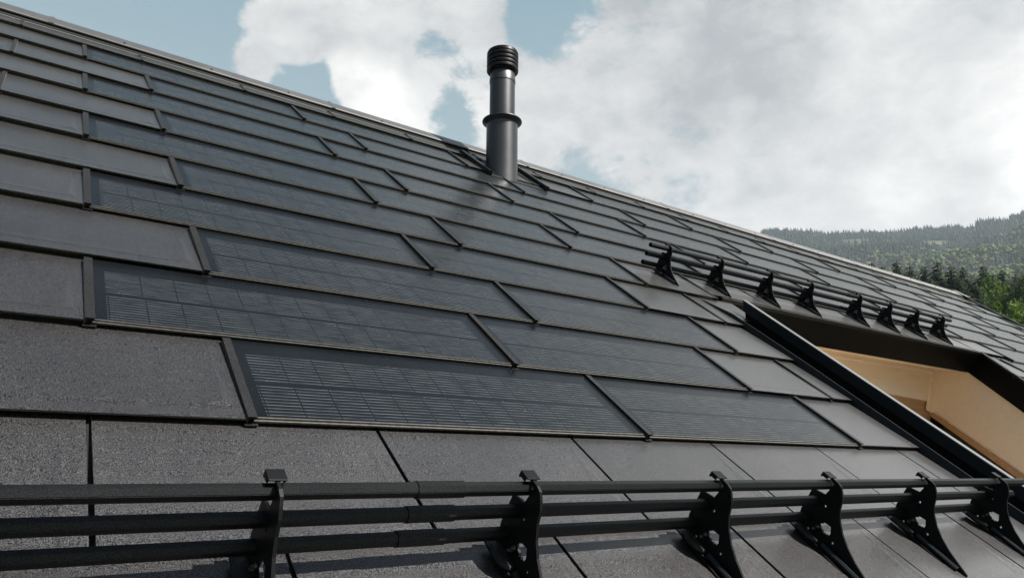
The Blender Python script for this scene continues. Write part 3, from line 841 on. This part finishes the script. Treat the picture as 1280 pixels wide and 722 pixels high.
# ---- near trees: three conifer crowns, two leafy crowns, copied
def conifer_mesh(seed, H=20.0, W=3.6):
    rnd = random.Random(seed); V = []; F = []; T = []
    z = 1.6
    while z < H - .25:
        f = (z - 1.6) / (H - 1.6); L = W * (1 - f) ** 0.85 * rnd.uniform(.72, 1.15) + .15
        nb = 11 if f < .6 else (8 if f < .85 else 5)
        a0 = rnd.random() * 6.28
        for b_ in range(nb):
            a = a0 + 6.283 * b_ / nb + rnd.uniform(-.25, .25); l = L * rnd.uniform(.65, 1.2)
            if rnd.random() < .08: continue
            t = rnd.random()
            seg = max(3, int(l / .33))
            for s in range(seg):
                p = (s + .6) / seg; rr = l * p
                zz = z + rr * .08 - rr * rr * .05 + rnd.uniform(-.1, .1)
                w = (min(.60, L * .34) * (1 - p * .6) + .09) * rnd.uniform(.7, 1.3)
                for side in (-1, 1, 0):
                    aa = a + side * rnd.uniform(.5, .95)
                    bx, by = math.cos(a) * rr, math.sin(a) * rr
                    tx, ty = bx + math.cos(aa) * w, by + math.sin(aa) * w
                    px_, py_ = -math.sin(aa) * w * .30, math.cos(aa) * w * .30
                    dz = rnd.uniform(-.32, -.02) * w * 1.6
                    k = len(V)
                    V.extend([(bx - px_, by - py_, zz), (bx + px_, by + py_, zz + rnd.uniform(-.08, .08)), (tx + px_ * .3, ty + py_ * .3, zz + dz), (tx - px_ * .4, ty - py_ * .4, zz + dz - .12)])
                    F.append((k, k + 1, k + 2, k + 3)); T.append(min(1, max(0, t * .5 + rnd.random() * .5)))
        z += .34 + .10 * rnd.random()
    k = len(V); V.extend([(-.1, 0, H - 1.2), (.1, 0, H - 1.2), (0, 0, H + .3)]); F.append((k, k + 1, k + 2)); T.append(.4)
    me = bpy.data.meshes.new('crown'); me.from_pydata(V, [], F)
    at = me.attributes.new('tint', 'FLOAT', 'FACE'); at.data.foreach_set('value', T); me.materials.append(M_CON)
    return me
def broad_mesh(seed, H, W, material):
    rnd = random.Random(seed); V = []; F = []; T = []
    cl = []
    for _ in range(46):
        th_, ph = rnd.random() * 6.283, math.acos(rnd.uniform(-.75, 1)); q_ = rnd.uniform(.45, 1.0)
        cl.append((W * q_ * math.sin(ph) * math.cos(th_), W * q_ * math.sin(ph) * math.sin(th_), H * .60 + H * .38 * q_ * math.cos(ph), rnd.uniform(.55, 1.15) * W * .28, rnd.random()))
    for (cx, cy, cz, cr, t) in cl:
        for _ in range(110):
            v = Vector((rnd.gauss(0, 1), rnd.gauss(0, 1), rnd.gauss(0, 1))).normalized() * cr * rnd.uniform(.55, 1.1)
            c = Vector((cx, cy, cz)) + v; s = rnd.uniform(.10, .24)
            a = Vector((rnd.gauss(0, 1), rnd.gauss(0, 1), rnd.gauss(0, 1))).normalized() * s
            b_ = a.cross(Vector((rnd.gauss(0, 1), rnd.gauss(0, 1), rnd.gauss(0, 1)))).normalized() * s * .8
            k = len(V); V.extend([tuple(c - a), tuple(c + b_), tuple(c + a), tuple(c - b_)]); F.append((k, k + 1, k + 2, k + 3)); T.append(min(1, max(0, t * .6 + rnd.random() * .4)))
    me = bpy.data.meshes.new('crown'); me.from_pydata(V, [], F)
    at = me.attributes.new('tint', 'FLOAT', 'FACE'); at.data.foreach_set('value', T); me.materials.append(material)
    return me
def trunk_mesh(H, r_, limbs=0, seed=1):
    rnd = random.Random(seed)
    bm = bmesh.new(); lathe(bm, [(r_ * 1.3, -1), (r_, .6), (r_ * .7, H * .5), (r_ * .15, H)], 10)
    for i in range(limbs):
        a = 6.283 * i / limbs + rnd.random(); z = H * rnd.uniform(.35, .7); L = H * rnd.uniform(.2, .3)
        d = Vector((math.cos(a), math.sin(a), .9)).normalized()
        M_ = Matrix.Translation((0, 0, z)) @ d.to_track_quat('Z', 'Y').to_matrix().to_4x4()
        n0 = len(bm.verts); lathe(bm, [(r_ * .35, 0), (r_ * .2, L * .6), (r_ * .05, L)], 6)
        bm.verts.ensure_lookup_table()
        for v in bm.verts[n0:]: v.co = M_ @ v.co
    me = bm_mesh(bm, 'trunk'); me.materials.append(M_BARK); return me
CONS = [conifer_mesh(3, 20, 5.0), conifer_mesh(5, 20, 5.8), conifer_mesh(9, 20, 4.2)]
CTR = trunk_mesh(19.5, .28)
BRB = broad_mesh(21, 11, 3.6, M_DECB); BRM = broad_mesh(25, 12, 4.2, M_DECM); BTR = trunk_mesh(8.5, .25, 7)
def tree(name, px, py_top, r, crown, trunk, Hm, label, cat, group, zmin=None, scale=None):
    d = wdir(px, py_top); h = math.hypot(d.x, d.y)
    x, y, zt = CW.x + d.x / h * r, CW.y + d.y / h * r, CW.z + d.z / h * r
    az = math.degrees(math.atan2(y, x)); g = terr(math.hypot(x, y), az)
    s = (zt - g) / Hm
    sx = scale if scale else s * 1.5; 1; 0 and print('TREE', name, round(s, 2), round(sx, 2), round(g, 1), round(zt, 1))
    W = Matrix.Translation((x, y, g)) @ Matrix.Rotation(random.uniform(0, 6.28), 4, 'Z') @ Matrix.Diagonal((sx, sx, s, 1))
    o = empty(name, W); tag(o, label, cat, group)
    finish('crown', crown, None, W, o); finish('trunk', trunk, None, W, o)
ordn = ['leftmost', 'second', 'third', 'fourth', 'fifth', 'sixth', 'seventh', 'eighth', 'ninth', 'tenth', 'eleventh', 'twelfth', 'thirteenth', 'fourteenth']
sky_con = [(1066, 326, 172, 0), (1089, 328, 150, 1), (1103, 331, 158, 0), (1120.5, 326, 150, 2), (1136.5, 331, 154, 0), (1155, 332, 148, 1), (1170.5, 326, 152, 2), (1188.6, 331, 150, 0), (1203, 333, 158, 1), (1228, 331, 150, 2), (1240, 341, 158, 0), (1252, 337, 150, 1), (1269, 343, 152, 2), (1287, 338, 150, 0)]
for i, (x, y, r, c) in enumerate(sky_con):
    nm = ordn[i]
    extra = {3: ', tall', 6: ', tallest', 9: ', narrow'}.get(i, '')
    lab = 'dark conifer on the skyline row behind the roof, %s from the left%s' % ('first' if i == 0 else nm, extra)
    tree('conifer_tree', x, y, r, CONS[c], CTR, 20, lab, 'tree', 'conifers behind the roof ridge')
low = [(1112, 346, 128, 1), (1129, 350, 122, 0), (1147, 352, 128, 1), (1163, 350, 122, 2), (1181, 352, 126, 0), (1199, 352, 122, 1), (1217, 352, 128, 0), (1262, 356, 128, 1), (1279, 360, 122, 0), (1294, 352, 124, 1)]
for i, (x, y, r, c) in enumerate(low):
    lab = 'shorter dark conifer in front of the skyline row, %s from the left' % ('first' if i == 0 else ordn[i])
    tree('conifer_tree', x, y, r, CONS[c], CTR, 20, lab, 'tree', 'lower conifers behind the roof edge')
tree('broadleaf_tree', 1232, 345, 140, BRB, BTR, 11, 'bright green leafy tree directly beyond the end of the ridge', 'tree', 'leafy trees beyond the gable', scale=.8)
tree('broadleaf_tree', 1257, 375, 92, BRB, BTR, 11, 'low bright lime green leafy tree just above the right roof edge', 'tree', 'leafy trees beyond the gable', scale=.78)
tree('broadleaf_tree', 1270, 347, 118, BRM, BTR, 12, 'mid green leafy tree at the far right against the conifers', 'tree', 'leafy trees beyond the gable', scale=.95)
tree('broadleaf_tree', 1289, 372, 100, BRM, BTR, 12, 'dull green leafy tree cut by the right edge of the photo', 'tree', 'leafy trees beyond the gable', scale=.8)

# ------------------------------------------------------------------ haze
bm = bmesh.new(); add_box(bm, -2750, 2750, -2750, 2750, -6, 740)
me = bm_mesh(bm); m_, nt, b = mat('thin_haze'); nt.nodes.remove(b)
pv = N(nt, 'ShaderNodeVolumePrincipled'); pv.inputs['Color'].default_value = (0.80, 0.90, 1.0, 1); pv.inputs['Density'].default_value = 0.00014; pv.inputs['Anisotropy'].default_value = 0.15
nt.links.new(pv.outputs[0], nt.nodes['Material Output'].inputs['Volume'])
hz = finish('haze', me, m_, Matrix.Identity(4), None); hz['kind'] = 'stuff'

# ------------------------------------------------------------------ light
sd = (RF.to_3x3() @ Vector((0.35, 0.0, 1.0))).normalized()      # towards the sun
sun = bpy.data.lights.new('sun', 'SUN'); sun.energy = 5.0; sun.angle = math.radians(0.53); sun.color = (1.0, 0.965, 0.92)
so = bpy.data.objects.new('sun', sun); COL.objects.link(so)
so.rotation_mode = 'QUATERNION'; so.rotation_quaternion = sd.to_track_quat('Z', 'Y')
w = bpy.data.worlds.new('World'); sc.world = w; w.use_nodes = True
nt = w.node_tree; L = nt.links; bg = nt.nodes['Background']; bg.inputs['Strength'].default_value = 0.066
sky = N(nt, 'ShaderNodeTexSky', sky_type='NISHITA'); sky.sun_disc = False
sky.sun_elevation = math.asin(sd.z); sky.sun_rotation = math.atan2(sd.x, sd.y); sky.altitude = 900; sky.air_density = 1.0; sky.dust_density = 2.0; sky.ozone_density = 1.0
tc = N(nt, 'ShaderNodeTexCoord')
def wm(op, a, b_=None, c=None, clamp=False):
    n = N(nt, 'ShaderNodeMath', operation=op); n.use_clamp = clamp
    for i, v in enumerate((a, b_, c)):
        if v is None: continue
        if isinstance(v, (int, float)): n.inputs[i].default_value = v
        else: L.new(v, n.inputs[i])
    return n.outputs[0]
def wnoise(scale, detail, rough, dist=0.0, off=(0, 0, 0), sc3=(1, 1, 1.6)):
    mp = N(nt, 'ShaderNodeMapping'); mp.inputs['Scale'].default_value = sc3; mp.inputs['Location'].default_value = off
    L.new(tc.outputs['Generated'], mp.inputs['Vector'])
    n = N(nt, 'ShaderNodeTexNoise'); n.inputs['Scale'].default_value = scale; n.inputs['Detail'].default_value = detail
    n.inputs['Roughness'].default_value = rough; n.inputs['Distortion'].default_value = dist
    L.new(mp.outputs[0], n.inputs['Vector']); return n.outputs['Fac']
def blob(x, y, rad, amp, edge=0.0):
    """a lump centred on a fixed direction of the sky; rad in pixels of arc at the photo's scale"""
    d = wdir(x, y); n = N(nt, 'ShaderNodeVectorMath', operation='DOT_PRODUCT'); L.new(tc.outputs['Generated'], n.inputs[0]); n.inputs[1].default_value = d
    a = math.cos(rad / FPX * 0.85)
    mr = N(nt, 'ShaderNodeMapRange', interpolation_type='SMOOTHSTEP'); mr.inputs['From Min'].default_value = a; mr.inputs['From Max'].default_value = 1 - (1 - a) * edge
    mr.inputs['To Min'].default_value = 0; mr.inputs['To Max'].default_value = amp; L.new(n.outputs['Value'], mr.inputs['Value'])
    return mr.outputs[0]
big = wnoise(5.5, 9, 0.60, 0.25)
fine = wnoise(17, 10, 0.66, 0.3, (3, 1, 7))
s = wm('ADD', wm('MULTIPLY', big, 0.72), wm('MULTIPLY', fine, 0.60))     # about 0.6
s = wm('ADD', s, -0.015)
s = wm('ADD', s, wm('SUBTRACT', blob(1050, 380, 1450, .34, .35), .34))
sep = N(nt, 'ShaderNodeSeparateXYZ'); L.new(tc.outputs['Generated'], sep.inputs[0])
hi_ = N(nt, 'ShaderNodeMapRange', interpolation_type='SMOOTHSTEP'); hi_.inputs['From Min'].default_value = .62; hi_.inputs['From Max'].default_value = .92; hi_.inputs['To Max'].default_value = -.30; L.new(sep.outputs['Z'], hi_.inputs['Value'])
s = wm('ADD', s, hi_.outputs[0])
for (x, y, rd, am) in [(60, 40, 300, -.42), (250, 30, 200, -.16), (395, 120, 75, -.30), (330, 190, 90, -.10), (555, 75, 60, -.20), (690, 20, 85, -.30), (560, 150, 55, -.14), (735, 230, 75, -.16), (1030, 120, 100, -.05), (865, 245, 50, -.10), 
                       (345, 50, 85, .42), (300, 95, 50, .26), (450, 110, 62, .50), (415, 15, 60, .16), (500, 150, 95, .26), (430, 30, 80, .12), (520, 30, 120, .20), (600, 30, 70, .10), (690, 110, 90, .10), (880, 140, 300, .16), (1200, 60, 300, .14), (1150, 220, 220, .15), (1600, 350, 500, .25), (640, 190, 60, .15)]:
    s = wm('ADD', s, blob(x, y, rd, am))
cov = N(nt, 'ShaderNodeMapRange', interpolation_type='SMOOTHSTEP'); cov.inputs['From Min'].default_value = 0.54; cov.inputs['From Max'].default_value = 0.72
L.new(s, cov.inputs['Value'])
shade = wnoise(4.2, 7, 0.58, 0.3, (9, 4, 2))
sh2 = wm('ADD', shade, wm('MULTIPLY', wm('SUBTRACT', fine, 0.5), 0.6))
for (x, y, rd, am) in [(880, -30, 260, -.16), (620, 40, 120, -.06), (452, 105, 70, .34), (500, 155, 80, .24), (330, 50, 80, .08), (1160, 205, 130, .05), (1150, 60, 220, .0), (1570, 110, 270, .60), (1750, 300, 380, .12)]:  # lumps far right: unseen bright cloud bank added for glare on the roof
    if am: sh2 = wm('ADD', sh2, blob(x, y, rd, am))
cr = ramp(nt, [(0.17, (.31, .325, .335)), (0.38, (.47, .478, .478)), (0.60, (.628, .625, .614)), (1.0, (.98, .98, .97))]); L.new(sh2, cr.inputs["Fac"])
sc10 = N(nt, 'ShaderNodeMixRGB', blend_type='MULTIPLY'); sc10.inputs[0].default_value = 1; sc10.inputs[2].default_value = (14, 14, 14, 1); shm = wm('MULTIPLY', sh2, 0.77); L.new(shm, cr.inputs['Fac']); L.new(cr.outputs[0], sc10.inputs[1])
skc = N(nt, 'ShaderNodeMixRGB', blend_type='MIX'); lowz = N(nt, 'ShaderNodeMapRange', interpolation_type='SMOOTHSTEP'); lowz.inputs['From Min'].default_value = .88; lowz.inputs['From Max'].default_value = .62; lowz.inputs['To Max'].default_value = .85; L.new(sep.outputs['Z'], lowz.inputs['Value']); L.new(wm('MULTIPLY', lowz.outputs[0], blob(800, 380, 1500, 1.0, .45)), skc.inputs[0]); skd = N(nt, 'ShaderNodeMixRGB', blend_type='MULTIPLY'); skd.inputs[0].default_value = 1; skd.inputs[2].default_value = (.62, .60, .56, 1); L.new(sky.outputs[0], skd.inputs[1]); L.new(skd.outputs[0], skc.inputs[1]); blu = N(nt, 'ShaderNodeMapRange'); blu.inputs['From Min'].default_value = .36; blu.inputs['From Max'].default_value = .62; L.new(sep.outputs['Z'], blu.inputs['Value']); blm = N(nt, 'ShaderNodeMixRGB'); L.new(blu.outputs[0], blm.inputs[0]); blm.inputs[1].default_value = (4.3, 5.5, 5.8, 1); blm.inputs[2].default_value = (2.5, 4.0, 4.8, 1); L.new(blm.outputs[0], skc.inputs[2])
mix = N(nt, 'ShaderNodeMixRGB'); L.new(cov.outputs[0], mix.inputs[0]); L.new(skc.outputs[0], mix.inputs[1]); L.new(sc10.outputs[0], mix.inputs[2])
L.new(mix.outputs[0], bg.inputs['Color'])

sc.view_settings.view_transform = 'Standard'; sc.view_settings.look = 'None'; sc.view_settings.gamma = 1; sc.view_settings.exposure = 0.76
sc.render.engine = 'CYCLES'
sc.cycles.max_bounces = 6; sc.cycles.volume_bounces = 0
